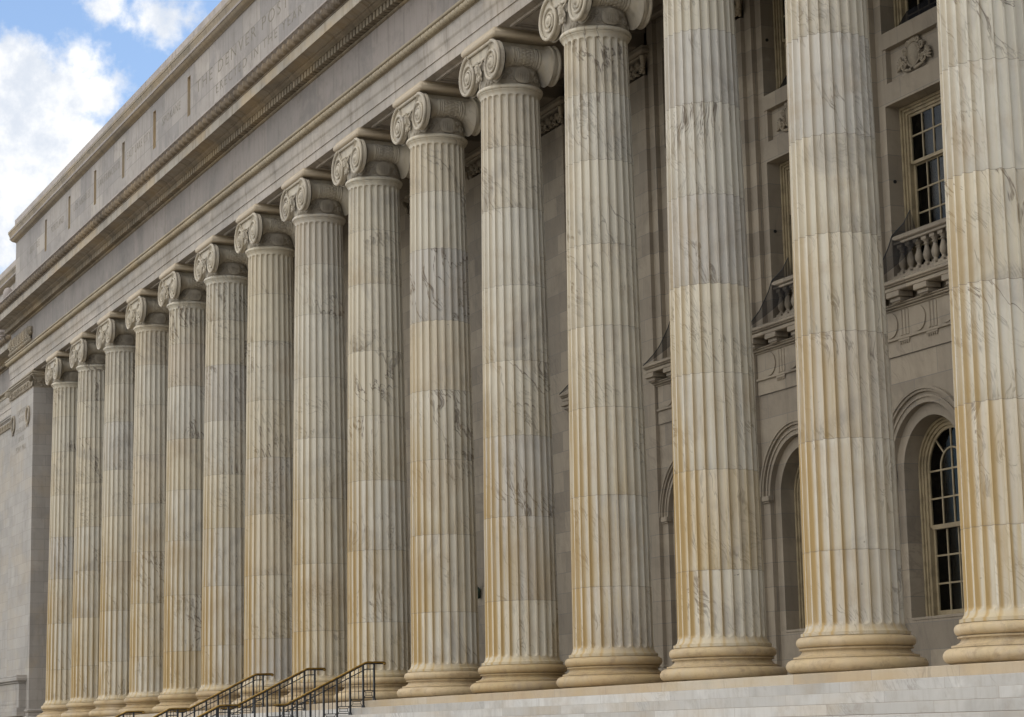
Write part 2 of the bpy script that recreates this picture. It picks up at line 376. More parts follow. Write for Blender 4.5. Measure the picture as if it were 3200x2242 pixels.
def make_volute(sx, sy):
    """one volute: dished disc, raised spiral fillet and eye; sx=+1 right, sy=-1 front"""
    m = MB(); cx, cz = .56, 11.80
    def pt(th, r): # th clockwise from top seen from the front
        return (cx+r*math.sin(th), cz+r*math.cos(th))
    out = [pt(2*PI*k/48, spiral(2*PI*k/48)) for k in range(37)]
    out += [pt(2*PI*k/48, .285) for k in range(38, 46)]
    k0 = len(out)
    ins = [(cx+(x-cx)*.90, cz+(z-cz)*.90) for x, z in out]
    mid = [(cx+(x-cx)*.45, cz+(z-cz)*.45) for x, z in out]
    V = []
    for (poly, y) in ((ins, -.618), (out, -.655), (out, -.60), ([(cx+(x-cx)*.965, cz+(z-cz)*.965) for x, z in out], -.592), ([(cx+(x-cx)*.965, cz+(z-cz)*.965) for x, z in out], -.577), (out, -.568), (out, -.52), (ins, -.50)):
        V += [(x, y, z) for x, z in poly]
    F = [tuple(range(k0))]
    for j in range(7):
        for k in range(k0): F.append((j*k0+k, j*k0+(k+1) % k0, (j+1)*k0+(k+1) % k0, (j+1)*k0+k))
    F.append(tuple(range(8*k0-1, 7*k0-1, -1)))
    m.add(V, F)
    pts = []; rs = []
    for k in range(0, 105):
        th = k*2*PI/42; r = spiral(th)*.955; x, z = pt(th, r); pts.append((x, -.636, z)); rs.append(.034*.86**(th/(PI/2)*.6)+.004)
    m.tube(pts, rs, n=8)
    pts2 = []; rs2 = []
    for k in range(14, 100):
        th = k*2*PI/42; r = spiral(th)*.83; x, z = pt(th, r); pts2.append((x, -.620, z)); rs2.append(.009)
    m.tube(pts2, rs2, n=6)
    m.ell((cx, -.64, cz), (.072,.06,.072))
    m.lathe([(.105,0),(.105,-.02),(.085,-.03)], (cx, -.632, cz), 'y', 20)
    if sx < 0: m.v = [(-x, y, z) for x, y, z in m.v]
    if sy > 0: m.v = [(x, -y, z) for x, y, z in m.v]
    return m
def make_bolster(sx):
    m = MB(); pr = []
    def base(y): return .172+.205*(abs(y)/.5)**5
    def cen(y): return 11.968-.155*(abs(y)/.5)**4.5
    ys = np.linspace(-.5, .5, 61)
    for y in ys:
        r = base(y)
        for b in (-.18, .26):
            for q in (-.045, 0, .045):
                if abs(y-(b+q)) < .012: r += .016
        pr.append((r, y))
    n = 40; V = []; F = []
    for r, y in pr:
        for k in range(n):
            a = 2*PI*k/n; V.append((.56*sx+r*math.cos(a), y, cen(y)+r*math.sin(a)))
    for j in range(len(pr)-1):
        for k in range(n): F.append((j*n+k, j*n+(k+1) % n, (j+1)*n+(k+1) % n, (j+1)*n+k))
    m.add(V, F)
    # overlapping leaf scales on the middle of the bolster
    for i, y in enumerate(np.linspace(-.07, .16, 4)):
        for k in range(14):
            a = 2*PI*(k+.5*(i % 2))/14
            r = base(y)+.002
            m.ell((.56*sx+r*math.cos(a), y, cen(y)+r*math.sin(a)), (.010,.045,.032), (0, -a, 0), 8, 5)
    return m
def make_neck(neck=False):
    m = MB()
    m.lathe([(.575,11.43),(.578,11.45),(.578,11.76),(.59,11.765),(.60,11.78),(.585,11.79),(.60,11.80),(.60,11.95)], n=72)
    for k in range(56):
        a = 2*PI*k/56; m.ell((.592*math.cos(a), .592*math.sin(a), 11.792), (.022,.022,.02), n=6, m=4)
    for q in (-1, 1):   # scrolls and rope on the necking, both sides
        for a0, zc, r in ((.62, 11.57, .075), (-.62, 11.57, .075), (.36, 11.53, .045), (-.36, 11.53, .045), (1.0, 11.53, .05), (-1.0, 11.53, .05), (.42, 11.67, .04), (-.42, 11.67, .04)):
            ang = a0+(0 if q > 0 else PI)
            pts = []
            for k in range(22):
                th = k*2*PI/13; rr = r*(1-k/30); b = ang+rr*math.cos(th)/.58
                pts.append((.582*math.cos(b), .582*math.sin(b), zc+rr*math.sin(th)))
            m.tube(pts, .019, 6)
    for k in range(26):  # leaf tips on the front and back of the necking
        a = -PI/2+(k-12.5)*.042
        if abs(k-12.5) > 5: 
            m.ell((.585*math.cos(a), .585*math.sin(a), 11.50+.03*(k % 3)), (.012,.02,.06), (0, 0, a), 6, 5)
    if neck: return m
    m = MB()
    # the block that joins the volutes, its channel and rims
    m.box(-.50, .50, -.59, .59, 12.04, 12.255); m.box(-.56, .56, -.595, -.52, 12.04, 12.25); m.box(-.56, .56, .52, .595, 12.04, 12.25)
    for sy in (-1, 1):
        m.tube([(-.60, .62*sy, 12.222), (.60, .62*sy, 12.222)], .032, 8)
        pts = [(x, .615*sy, 12.02-.05*math.cos(x/.56*PI/2)) for x in np.linspace(-.5, .5, 17)]
        m.tube(pts, .026, 8)
        m.box(-.5, .5, -.61 if sy < 0 else .56, -.56 if sy < 0 else .61, 11.97, 12.03)
    return m
def make_shield(q):
    m = MB(); rows = 9; V = []; F = []
    n = 12
    for lay, dr in ((0, .0), (1, .045), (2, .055)):
        for k in range(32):
            th = 2*PI*k/32; ww = (.165 if lay < 2 else .13); hh = (.155 if lay < 2 else .122)
            u = ww*math.copysign(abs(math.cos(th))**.8, math.cos(th)); h = hh*math.copysign(abs(math.sin(th))**.8, math.sin(th))
            b = u/.58; V.append(((.578+dr)*math.cos(b), (.578+dr)*math.sin(b), 11.60+h))
    for j in range(2):
        for k in range(32): F.append((j*32+k, j*32+(k+1) % 32, (j+1)*32+(k+1) % 32, (j+1)*32+k))
    F.append(tuple(range(64, 96)))
    m.add(V, F)
    for k in range(7):
        b = (k-3)*.034/.58; zb = 11.60-.115*math.sqrt(max(0.1, 1-((k-3)/4.2)**2))
        m.tube([(.636*math.cos(b), .636*math.sin(b), 11.655), (.636*math.cos(b), .636*math.sin(b), zb)], .008, 6)
    if q < 0: m.v = [(-x, -y, z) for x, y, z in m.v]
    return m
def make_eagle():
    m = MB()
    m.ell((0, -.665, 11.80), (.085,.075,.16), (.25, 0, 0), 14, 10)
    m.ell((0, -.70, 11.945), (.05,.055,.055), (0, 0, 0), 12, 8)
    m.ell((.01, -.755, 11.93), (.016,.028,.015), (.4, 0, 0), 8, 6)
    for s in (-1, 1):
        for k in range(6):
            f = k/5
            m.ell((s*(.085+.10*f), -.635-.02*(1-f), 11.90+.085*f-.02*k*(1-f)), (.052,.022,.026-.002*k), (0, -s*(.75-.08*k), 0), 10, 6)
        for k in range(4): m.ell((s*(.07+.02*k), -.645, 11.77-.03*k), (.022,.022,.05), (0, s*.3, 0), 8, 6)
        m.ell((s*.06, -.66, 11.60), (.036,.04,.065), (0, s*.3, 0), 10, 6)
        for q in (-1, 0, 1): m.ell((s*.075+q*.022, -.685, 11.535), (.011,.016,.03), (0, s*.2, 0), 6, 5)
    for k in range(5): m.ell((-.07+.035*k, -.625, 11.62), (.02,.03,.09), (0, (k-2)*-.12, 0), 8, 6)
    for r_ in range(3):
        for k in range(4): m.ell((-.055+.036*k+.01*(r_ % 2), -.735+.010*r_, 11.86-.06*r_), (.018,.014,.03), (.3, 0, 0), 6, 5)
    m.v = [(x*.72, -.61+(y+.61)*.8, 11.80+(z-11.80)*.82) for x, y, z in m.v]
    return m
def make_abacus():
    m = MB(); V = []; F = []
    prof = [(-.10,12.256),(-.055,12.258),(-.022,12.272),(-.004,12.30),(0,12.335),(-.006,12.375),(-.03,12.41),(-.045,12.418),(-.045,12.449)]
    for d, z in prof:
        a, b = .80+d, .685+d; c = .035
        V += [(-a+c,-b,z),(a-c,-b,z),(a,-b+c,z),(a,b-c,z),(a-c,b,z),(-a+c,b,z),(-a,b-c,z),(-a,-b+c,z)]
    for j in range(len(prof)-1):
        for k in range(8): F.append((j*8+k, j*8+(k+1) % 8, (j+1)*8+(k+1) % 8, (j+1)*8+k))
    F += [tuple(range(7, -1, -1)), tuple(range((len(prof)-1)*8, len(prof)*8))]
    m.add(V, F); return m
LAB = ['rightmost fluted marble column, cut off by the right edge of the photo',
 'second fluted marble column from the right, on the most ochre moulded base',
 'third fluted marble column from the right, its capital hidden above the photo',
 'fourth fluted column from the right, its scrolled capital touching the top edge',
 'fifth fluted column from the right, the bronze plaque showing behind its left side',
 'sixth fluted column from the right, the first standing clear of the brass handrails',
 'seventh column from the right, its base behind the top end of the nearest handrail',
 'eighth column from the right, its base behind the top end of the middle handrail',
 'seventh fluted column from the left, its base crossed by the farthest tall handrail',
 'sixth column from the left, fluted, last base left of the tall handrails',
 'fifth column from the left of the colonnade, fluted and ochre stained',
 'fourth column from the left of the colonnade, fluted marble with grey patches',
 'third column from the left of the colonnade, fluted marble',
 'second column from the left, next but one to the plain end pier',
 'leftmost and smallest fluted column, next to the plain end pier with the wreaths']
col0 = empty('marble_column', (0,0,0), LAB[0], 'column', 'fluted marble columns of the portico'); col0['kind'] = 'thing'
make_base().build('base', M['base'], col0, 40)
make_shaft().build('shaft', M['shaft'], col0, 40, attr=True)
cap = make_neck().build('capital', M['cap'], col0, 40)
for sx in (-1, 1):
    for sy in (-1, 1): fixn(make_volute(sx, sy).build('volute', M['cap'], cap, 40))
    fixn(make_bolster(sx).build('scroll_bolster', M['cap'], cap, 50))
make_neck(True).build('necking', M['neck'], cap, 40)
make_abacus().build('abacus', M['abacus'], cap, 40)
make_eagle().build('eagle', M['cap'], cap, 60)
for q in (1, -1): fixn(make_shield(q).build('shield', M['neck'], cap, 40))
for i in range(1, 15):
    c = copy_tree(col0, (-S*i, 0, 0)); c['label'] = LAB[i]

# ================================================================== COURTHOUSE
CH = empty('courthouse', (-29,2,0), 'grey marble courthouse with inscribed attic, carved cornice and windowed portico wall behind the columns', 'building')
inv = Matrix.Translation(-Vector(CH.location))
def part(m, name, mat, parent=None, smooth=35, attr=False, fix=True):
    o = m.build(name, M[mat], None, smooth, attr)
    if fix: fixn(o)
    p = parent or CH
    o.parent = p; o.matrix_parent_inverse = inv if p == CH else p_inv(p)
    return o
def p_inv(p):
    # parts keep world coordinates: their own basis is identity, sub-parts hang below them unchanged
    return Matrix.Identity(4)
REC = 1.42
def sweep(m, prof, xc, x0=7.0, x1=-80.0, nx=1):
    """moulding profile (d = projection from the column axis, z) carried along the front, round the end and along the set-back wing"""
    st = []
    for k in range(nx+1): st.append(lambda d, f=k/nx: (x0+(xc-d-x0)*f, -d))
    st.append(lambda d: (xc-d, REC-d)); st.append(lambda d: (x1, REC-d))
    n = len(prof); V = []; F = []
    for fn in st:
        for d, z in prof:
            x, y = fn(d); V.append((x, y, z))
    for j in range(len(st)-1):
        for k in range(n-1): F.append((j*n+k, (j+1)*n+k, (j+1)*n+k+1, j*n+k+1))
    m.add(V, F)
XE = -58.53
# architrave : three fasciae
m = MB(); sweep(m, [(-.58,12.45),(.575,12.45),(.58,12.455),(.58,12.66),(.602,12.664),(.602,12.868),(.606,12.875),(.622,12.90),(.634,12.925),(.634,13.175),(.645,13.18)], XE)
m.box(-60, 7, .56, .60, 12.45, 13.0)
# sunk soffit panels between the columns, with a raised frame
for i in range(0, 15):
    xa, xb = -S*i-S+.95, -S*i-.95
    for (a, b, c, d) in ((xa, xb, -.40, -.34), (xa, xb, .34, .40), (xa, xa+.06, -.338, .338), (xb-.06, xb, -.338, .338)):
        m.box(a, b, c, d, 12.40, 12.449)
    for (a, b, c, d) in ((xa+.10, xb-.10, -.29, -.26), (xa+.10, xb-.10, .26, .29), (xa+.10, xa+.13, -.258, .258), (xb-.13, xb-.10, -.258, .258)):
        m.box(a, b, c, d, 12.425, 12.449)
part(m, 'architrave', 'arch')
# rope moulding
m = MB(); NX = int((7-XE)/.0182); xs = np.linspace(7, XE-.7, NX); na = 9
P = np.zeros((NX, na, 3))
for k in range(na):
    a = -PI*.55+PI*1.12*k/(na-1)
    ph = 2*PI*(xs/.2)+k*.42
    r = .074-.042*np.exp(-(np.abs(np.sin(ph/2))/.22)**2)-.006*np.cos(ph*4)
    P[:, k, 0] = xs; P[:, k, 1] = -.69-r*math.cos(a); P[:, k, 2] = 13.255+r*math.sin(a)
m.grid(P); sweep(m, [(.64,13.176),(.665,13.178),(.668,13.195),(.66,13.20),(.66,13.31),(.735,13.315),(.755,13.325),(.772,13.335),(.772,13.375),(.58,13.395)], XE)
part(m, 'rope_moulding', 'rope', smooth=60)
# frieze
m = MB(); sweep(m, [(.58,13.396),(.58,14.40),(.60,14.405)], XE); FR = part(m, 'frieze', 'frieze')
def relief(m, x0, x1, z0, z1, Y, pitch, dep=.07, seed=1, dirx=True, xf=None):
    """carved palmette and scroll band"""
    r = random.Random(seed); n = max(1, round((x1-x0)/pitch)); p = (x1-x0)/n; h = z1-z0
    def put(x, y, z):
        return (x, y, z) if dirx else (xf, x, z)
    for k in range(n):
        c = x0+(k+.5)*p
        for j in range(-3, 4):
            a = j*.36; L = h*.33*(1-.06*abs(j))
            q = put(c+math.sin(a)*L*.95, Y-dep*.35, z0+h*.34+math.cos(a)*L)
            m.ell(q, (h*.055, dep*.7, h*.2) if dirx else (dep*.7, h*.055, h*.2), (0, a, 0) if dirx else (-a, 0, 0), 8, 6)
        for s in (-1, 1):
            pts = []
            for i in range(20):
                th = i*2*PI/11; rr = p*.19*(1-i/26)
                pts.append(put(c+s*(p*.30)+s*rr*math.cos(th), Y-dep*.5, z0+h*.26+rr*math.sin(th)))
            m.tube(pts, h*.035, 6)
            m.ell(put(c+s*p*.30, Y-dep*.5, z0+h*.26), (h*.05,)*3, n=8, m=6)
            m.ell(put(c+s*p*.46, Y-dep*.3, z0+h*.68), (h*.07, dep*.6, h*.17) if dirx else (dep*.6, h*.07, h*.17), (0, s*.5, 0) if dirx else (-s*.5, 0, 0), 8, 6)
        m.ell(put(c, Y-dep*.5, z0+h*.12), (h*.11, dep*.8, h*.10) if dirx else (dep*.8, h*.11, h*.10), n=8, m=6)
        m.ell(put(c+p*.5, Y-dep*.5, z0+h*.14), (h*.06, dep*.7, h*.12) if dirx else (dep*.7, h*.06, h*.12), n=8, m=6)
m = MB(); relief(m, -58.95, -55.40, 13.46, 14.20, -.585, .36, .13, 3); relief(m, -58.80, -55.55, 13.60, 14.22, -.60, .47, .12, 4); part(m, 'carved_relief', 'carved', FR, 60)
# bed mouldings and dentils
m = MB(); sweep(m, [(.58,14.398),(.61,14.402),(.635,14.42),(.64,14.445),(.60,14.446),(.60,14.64),(.775,14.645)], XE)
x = 6.9
while x > XE-.78:
    m.bbox(x-.135, x, -.785, -.585, 14.452, 14.625, .008); x -= .2067
for k in range(9): m.bbox(XE-.785, XE-.655, -.70+.2067*k, -.70+.2067*k+.135, 14.452, 14.625, .012)
x = XE-.9
while x > -79: m.bbox(x-.135, x, REC-.785, REC-.585, 14.452, 14.625, .012); x -= .2067
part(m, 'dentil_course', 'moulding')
# corona
m = MB(); sweep(m, [(.66,14.626),(.79,14.628),(.80,14.64),(.83,14.652),(.865,14.665),(.893,14.69),(.90,14.712)], XE)
part(m, 'bed_moulding', 'moulding')
m = MB(); sweep(m, [(.90,14.712),(.925,14.705),(.93,14.722),(1.175,14.722),(1.178,14.70),(1.21,14.70),(1.214,14.704),(1.214,14.945),(1.21,14.95)], XE)
part(m, 'corona', 'corona')
# carved gutter moulding (cyma) with leaves
def cyma(d0, d1, z0, z1, xs, fix_):
    na = 12; P = np.zeros((len(xs), na, 3))
    for k in range(na):
        f = k/(na-1)
        d = d0+(d1-d0)*(f+.16*math.sin(2*PI*f)); z = z0+(z1-z0)*(f-.10*math.sin(2*PI*f))
        u = (xs/.385) % 1.0-.5
        env = math.sin(PI*min(.93, f*.9+.14))**.5
        uu = u+.16*math.sin(2.4*f)
        uu = (uu+.5) % 1.0-.5
        leaf = .03*(1-(2*np.abs(uu))**1.6)-.10*np.exp(-(np.abs(np.abs(uu)-.5)/.05)**2)-.065*np.exp(-(np.abs(np.abs(uu)-.22)/.045)**2)-.02*np.exp(-(uu/.03)**2)+.045*math.sin(PI*f)**2*(1-(2*np.abs(uu))**2)
        P[:, k] = np.stack(fix_(xs, d+leaf*env, z+0*xs), -1)
    return P
m = MB(); xs = np.linspace(7, XE-1.3, 2600)
m.grid(cyma(1.235, 1.365, 14.985, 15.21, xs, lambda x, d, z: (x, -d, z)))
xs2 = np.linspace(REC-1.3, -1.3, 76); m.grid(cyma(1.235, 1.365, 14.985, 15.21, xs2, lambda x, d, z: (XE-d, x, z)))
xs3 = np.linspace(XE-1.3, -79, 500); m.grid(cyma(1.235, 1.365, 14.985, 15.21, xs3, lambda x, d, z: (x, REC-d, z)))
sweep(m, [(1.20,14.9505),(1.228,14.951),(1.228,14.972),(1.222,14.976),(1.232,14.99)], XE)
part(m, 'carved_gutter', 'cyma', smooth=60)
m = MB(); sweep(m, [(1.2,15.02),(1.36,15.205),(1.382,15.212),(1.39,15.216),(1.39,15.255),(1.385,15.26),(.50,15.36)], XE)
part(m, 'cornice_lip', 'coping')
# attic
XA = -58.12
SLOTS = [-35.19-3.663*k for k in range(6)]
m = MB()
# front wall as panels between the sunk slots
edges = [7.0]
for s in SLOTS: edges += [s+.15, s-.15]
edges += [XA-.55]
for a in range(0, len(edges), 2):
    x0, x1 = edges[a], edges[a+1]
    m.add([(x0,-.55,15.2),(x1,-.55,15.2),(x1,-.55,17.58),(x0,-.55,17.58)], [(0,1,2,3)])
m.add([(7,-.55,17.58),(XA-.55,-.55,17.58),(XA-.55,-.55,17.84),(7,-.55,17.84)], [(0,1,2,3)])
for s in SLOTS:
    m.add([(s+.15,-.55,15.2),(s-.15,-.55,15.2),(s-.15,-.55,16.44),(s+.15,-.55,16.44)], [(0,1,2,3)])
m.add([(XA-.55,-.55,15.2),(XA-.55,REC-.55,15.2),(XA-.55,REC-.55,17.84),(XA-.55,-.55,17.84)], [(0,1,2,3)])
m.add([(XA-.55,REC-.55,15.2),(-80,REC-.55,15.2),(-80,REC-.55,17.84),(XA-.55,REC-.55,17.84)], [(0,1,2,3)])
AT = part(m, 'attic_wall', 'attic', fix=False)
for s in SLOTS:
    q = MB(); a, b, d, z0, z1 = s-.15, s+.15, -.45, 16.44, 17.58
    q.add([(a,-.55,z0),(a,d,z0),(a,d,z1),(a,-.55,z1)], [(0,1,2,3)])
    q.add([(b,-.55,z0),(b,-.55,z1),(b,d,z1),(b,d,z0)], [(0,1,2,3)])
    q.add([(a,d,z0),(b,d,z0),(b,d,z1),(a,d,z1)], [(0,1,2,3)])
    q.add([(a,-.55,z1),(a,d,z1),(b,d,z1),(b,-.55,z1)], [(0,1,2,3)])
    q.add([(a,-.55,z0),(b,-.55,z0),(b,d,z0),(a,d,z0)], [(0,1,2,3)])
    part(q, 'sunk_slot', 'stain', AT, fix=False)
m = MB(); sweep(m, [(.55,17.84),(.575,17.842),(.58,17.855),(.60,17.865),(.66,17.89),(.705,17.93),(.728,17.972)], XA); part(m, 'attic_cavetto', 'moulding')
m = MB(); sweep(m, [(.728,17.972),(.752,17.974),(.756,18.03),(.75,18.035)], XA); part(m, 'attic_fillet', 'coping')
m = MB(); sweep(m, [(.75,18.036),(.752,18.06),(.765,18.11),(.785,18.16),(.792,18.195),(.805,18.20),(.805,18.285),(.60,18.34)], XA); part(m, 'attic_cornice', 'moulding')
m = MB(); sweep(m, [(.60,18.30),(.60,18.725),(.585,18.74),(-.2,18.76)], XA); part(m, 'coping', 'coping')
m = MB(); m.box(-79.9, 7, 1.2, 24, 18.0, 18.5); m.box(-58, 7, -.4, 1.2, 18.0, 18.5); part(m, 'roof', 'core')
# inscription on the attic and the end pier
def text(s, cx, cz, h, w, Y, name='inscription', mat='letter', parent=None, ext=.003, sp=1.0):
    cu = bpy.data.curves.new(name, 'FONT'); cu.body = s; cu.size = 1; cu.extrude = .5; cu.align_x = 'CENTER'; cu.space_character = sp; cu.offset = -.016; cu.resolution_u = 3
    tmp = bpy.data.objects.new(name, cu); COL.objects.link(tmp)
    dg = bpy.context.evaluated_depsgraph_get(); me = bpy.data.meshes.new_from_object(tmp.evaluated_get(dg)); bpy.data.objects.remove(tmp)
    co = np.array([v.co[:] for v in me.vertices]); mn, mx = co.min(0), co.max(0)
    for v in me.vertices:
        x, y, z = v.co
        v.co = (cx+(x-(mn[0]+mx[0])/2)*w/(mx[0]-mn[0]), Y-ext*(z+.5), cz+(y-mn[1])*h/(mx[1]-mn[1])-h/2)
    me.materials.clear(); me.materials.append(M[mat])
    o = bpy.data.objects.new(name, me); COL.objects.link(o)
    p = parent or CH; o.parent = p; o.matrix_parent_inverse = inv if p == CH else Matrix.Identity(4); return o
Yt = -.5505
text('THE DENVER POST OFFICE', -34.45+11.4/2+.0, 17.03, .33, 11.4, Yt, parent=AT, sp=1.35)
text('ERECTED IN THE YEAR', -32.55+7.1/2, 16.46, .24, 7.1, Yt, parent=AT, sp=1.35)
for k, (s, w) in enumerate((('SPOKANE', 1.9), ('SALT LAKE CITY', 2.75), ('SAN FRANCISCO', 2.75), ('LOS ANGELES', 2.3), ('PORTLAND', 1.95), ('SEATTLE', 1.6))):
    xm = SLOTS[k]-1.83; text(s, xm, 17.0, .24, w, Yt, parent=AT, sp=1.25)
# portico ceiling and cross beams
m = MB(); m.box(-59, 7, .6, 3.4, 12.95, 13.2)
for i in range(-1, 15):
    m.bbox(-S*i-.5, -S*i+.5, .602, 2.70, 12.46, 12.948, .012); m.bbox(-S*i-.58, -S*i+.58, .602, 2.70, 12.75, 12.947, .02)
    for y in (.605, 1.55, 2.40): m.bbox(-S*i-S+.585, -S*i-.585, y, y+.13, 12.80, 12.946, .02)
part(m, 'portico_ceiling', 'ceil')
m = MB(); m.box(-80, 8, 3.62, 24, -2.3, 17.9); part(m, 'building_core', 'core')
# ------------------------------------------------------------------ portico wall
Y1, Y0 = 2.66, 2.76
NB = range(0, 6)
m = MB()
def arch_plate(m, cx, hw, z0, z1, r, cz, y0, y1, n=24):
    """rectangle with a round-headed opening of radius r cut from its lower edge"""
    V = []; F = []
    for k in range(n+1):
        a = PI-PI*k/n; x, z = cx+r*math.cos(a), cz+r*math.sin(a)
        # matching point on the outer rectangle
        s = max(abs(math.cos(a))/hw, (math.sin(a)/(z1-cz)) if math.sin(a) > 0 else 0); X, Z = cx+math.cos(a)/s, cz+math.sin(a)/s
        V += [(x, y0, z), (X, y0, Z), (x, y1, z)]
    for k in range(n):
        o = 3*k; F += [(o, o+3, o+4, o+1), (o, o+2, o+5, o+3)]
    m.add(V, F)
    # corners of the rectangle that the radial fan leaves out
    a0 = math.atan2(z1-cz, hw)
    for s in (-1, 1):
        a = a0 if s > 0 else PI-a0; k = (PI-a)/PI*n; kk = int(math.floor(k))
        A = V[3*kk+1]; B = V[3*min(kk+1, n)+1]; m.add([A, (cx+s*hw, y0, z1), B], [(0,1,2)])
for b in NB:
    cx = -S*b-S/2
    for s in (-1, 1):
        xa, xb = sorted((cx+s*.97, cx+s*1.19)); m.box(xa, xb, Y1, 3.4, 0, 12.96)          # outer order
        xa, xb = sorted((cx+s*.78, cx+s*.969)); m.box(xa, xb, Y0, 3.4, .912, 3.199); m.box(xa, xb, Y0, 3.4, 4.982, 12.955)          # inner order
    arch_plate(m, cx, .97, 3.2, 4.985, .9695, 3.2, Y1, Y0+.02)
    arch_plate(m, cx, .9685, 3.2, 4.98, .78, 3.2, Y0, 3.1)
    m.box(cx-.969, cx+.969, Y0, 3.4, 0, .91)                                           # below the sill
    m.bbox(cx-.779, cx+.779, Y0-.012, 3.1, .87, .914, .006)
    m.box(cx-.7795, cx+.7795, Y0, 3.4, 4.9, 6.1)
    m.box(cx-.7795, cx+.7795, Y0, 3.4, 9.09, 9.45)
    m.box(cx-.7795, cx+.7795, Y0+.10, 3.4, 9.45, 10.10)
    for s in (-1, 1):
        xa, xb = sorted((cx+s*.70, cx+s*.7795)); m.box(xa, xb, Y0+.004, Y0+.1, 9.45, 10.10)
    m.box(cx-.7795, cx+.7795, Y0-.02, 3.4, 10.02, 10.29)
    m.box(cx-.7795, cx+.7795, Y0, 3.4, 12.3, 12.95)
    for zt, zb in ((3.22,3.13), (3.13,3.10)):
        for s in (-1, 1):
            e = .035 if zt > 3.2 else .012
            xa, xb = sorted((cx+s*(.97-e), cx+s*1.165)); m.bbox(xa, xb, Y1-e-.02, Y1+.05, zb, zt-.001, .006)
    m.ring(cx, 3.22, 1.03, 1.06, 0, PI, Y1-.022, Y1+.02); m.ring(cx, 3.22, 1.115, 1.155, 0, PI, Y1-.045, Y1+.02, 32); m.ring(cx, 3.22, 1.1555, 1.19, 0, PI, Y1-.07, Y1+.02, 32)
m.box(-60, -S*NB[-1]-S-.66, Y1, 3.4, 0, 12.95); m.box(.66, 7, Y1, 3.4, 0, 12.95)
m.box(-60, 7, 3.401, 3.6, 12.0, 13.1)
for b in (0,):
    m.box(-60, 7, 2.50, 2.66, 0, .06)
WL = part(m, 'portico_wall', 'wall', fix=False)
# pilasters
def make_pilaster(x):
    m = MB(); m.box(x-.662, x+.662, 2.58, 3.28, .46, 11.86)
    for d, z0, z1 in ((.10,.0,.2),(.03,.2,.30),(.06,.30,.42),(.02,.42,.47)): m.bbox(x-.66-d, x+.66+d, 2.58-d, 3.25, z0, z1-.001, .03 if d > .05 else .01)
    P = part(m, 'pilaster', 'wall')
    q = MB(); relief(q, x-.66, x+.66, 11.88, 12.24, 2.60, .44, .09, 5)
    for s in (-1, 1):
        q.tube([(x+s*.66, 2.58, 11.88), (x+s*.69, 2.55, 12.0), (x+s*.76, 2.50, 12.12), (x+s*.80, 2.47, 12.22)], [.03,.04,.05,.055], 8)
        pts = [(x+s*(.68+.09*(1-i/26)*math.cos(i*2*PI/11)), 2.52, 11.98+.09*(1-i/26)*math.sin(i*2*PI/11)) for i in range(22)]; q.tube(pts, .02, 6)
        q.ell((x+s*.68, 2.52, 11.98), (.03,.03,.03))
        for k in range(5): q.ell((x+s*(.70+.02*k), 2.54, 12.05+.04*k), (.05,.05,.02), (0, -s*.6, 0), 8, 5)
    q.bbox(x-.70, x+.70, 2.54, 3.0, 12.24, 12.30, .015); q.bbox(x-.76, x+.76, 2.48, 3.0, 12.30, 12.40, .02); q.bbox(x-.73, x+.73, 2.51, 3.0, 12.40, 12.458, .01)
    part(q, 'pilaster_capital', 'carved', P, 50)
for i in range(0, 15): make_pilaster(-S*i)
# windows -------------------------------------------------------------
def bar(m, x0, z0, x1, z1, w, y0, y1):
    d = Vector((x1-x0, 0, z1-z0)); L = d.length; t = d/L; nrm = Vector((-t.z, 0, t.x))*w/2
    P = [(x0-nrm.x, z0-nrm.z), (x1-nrm.x, z1-nrm.z), (x1+nrm.x, z1+nrm.z), (x0+nrm.x, z0+nrm.z)]
    m.prism(P, y0, y1)
def rect_window(cx, zb, zt, bars, meet, label=None):
    m = MB(); hw = .775
    for (w0, w1, ya, yb) in ((hw, hw-.045, 3.02, 3.22), (hw-.0455, hw-.085, 3.05, 3.22), (hw-.0855, hw-.135, 3.075, 3.22)):
        for s in (-1, 1):
            xa, xb = sorted((cx+s*w0, cx+s*w1)); m.box(xa, xb, ya, yb, zb, zt-(hw-w0)-.001)
        m.box(cx-w1, cx+w1, ya, yb, zt-(hw-w1), zt-(hw-w0)-.0015)
    g = hw-.136
    # sashes: the upper one stands in front of the lower one
    for (za, zc, ya) in ((meet, zt-.137, 3.10), (zb, meet, 3.15)):
        for s in (-1, 1):
            xa, xb = sorted((cx+s*g, cx+s*(g-.05))); m.box(xa, xb, ya, ya+.045, za, zc)
        m.box(cx-g+.0505, cx+g-.0505, ya-.004, ya+.046, za-.025, za+.03); m.box(cx-g+.0505, cx+g-.0505, ya, ya+.045, zc-.045, zc-.001)
        for k in (-1, 0, 1):
            x = cx+k*(g-.05)/2; m.box(x-.0125, x+.0125, ya+.006, ya+.04, za+.031, zc-.046)
        for z in bars:
            if za < z < zc: m.box(cx-g+.0505, cx+g-.0505, ya+.008, ya+.038, z-.012, z+.012)
    W = part(m, 'window', 'wood', smooth=None)
    q = MB(); q.box(cx-g, cx+g, 3.121, 3.125, meet, zt-.1); q.box(cx-g, cx+g, 3.171, 3.175, zb, meet); part(q, 'glass_panes', 'glass', W, None)
    curtain(cx, g, zb, zt, W); return W
def curtain(cx, g, zb, zt, W):
    q = MB(); xs = np.linspace(cx-g-.1, cx+g+.1, 90)
    P = np.zeros((2, 90, 3)); P[:, :, 0] = xs; P[:, :, 1] = 3.33+.025*np.sin(xs*38)+.015*np.sin(xs*91+1); P[0, :, 2] = zb; P[1, :, 2] = zt
    q.grid(P); q.box(cx-g-.12, cx+g+.12, 3.45, 3.6, zb-.05, zt+.05); part(q, 'curtain', 'curtain', W, 60, fix=False)
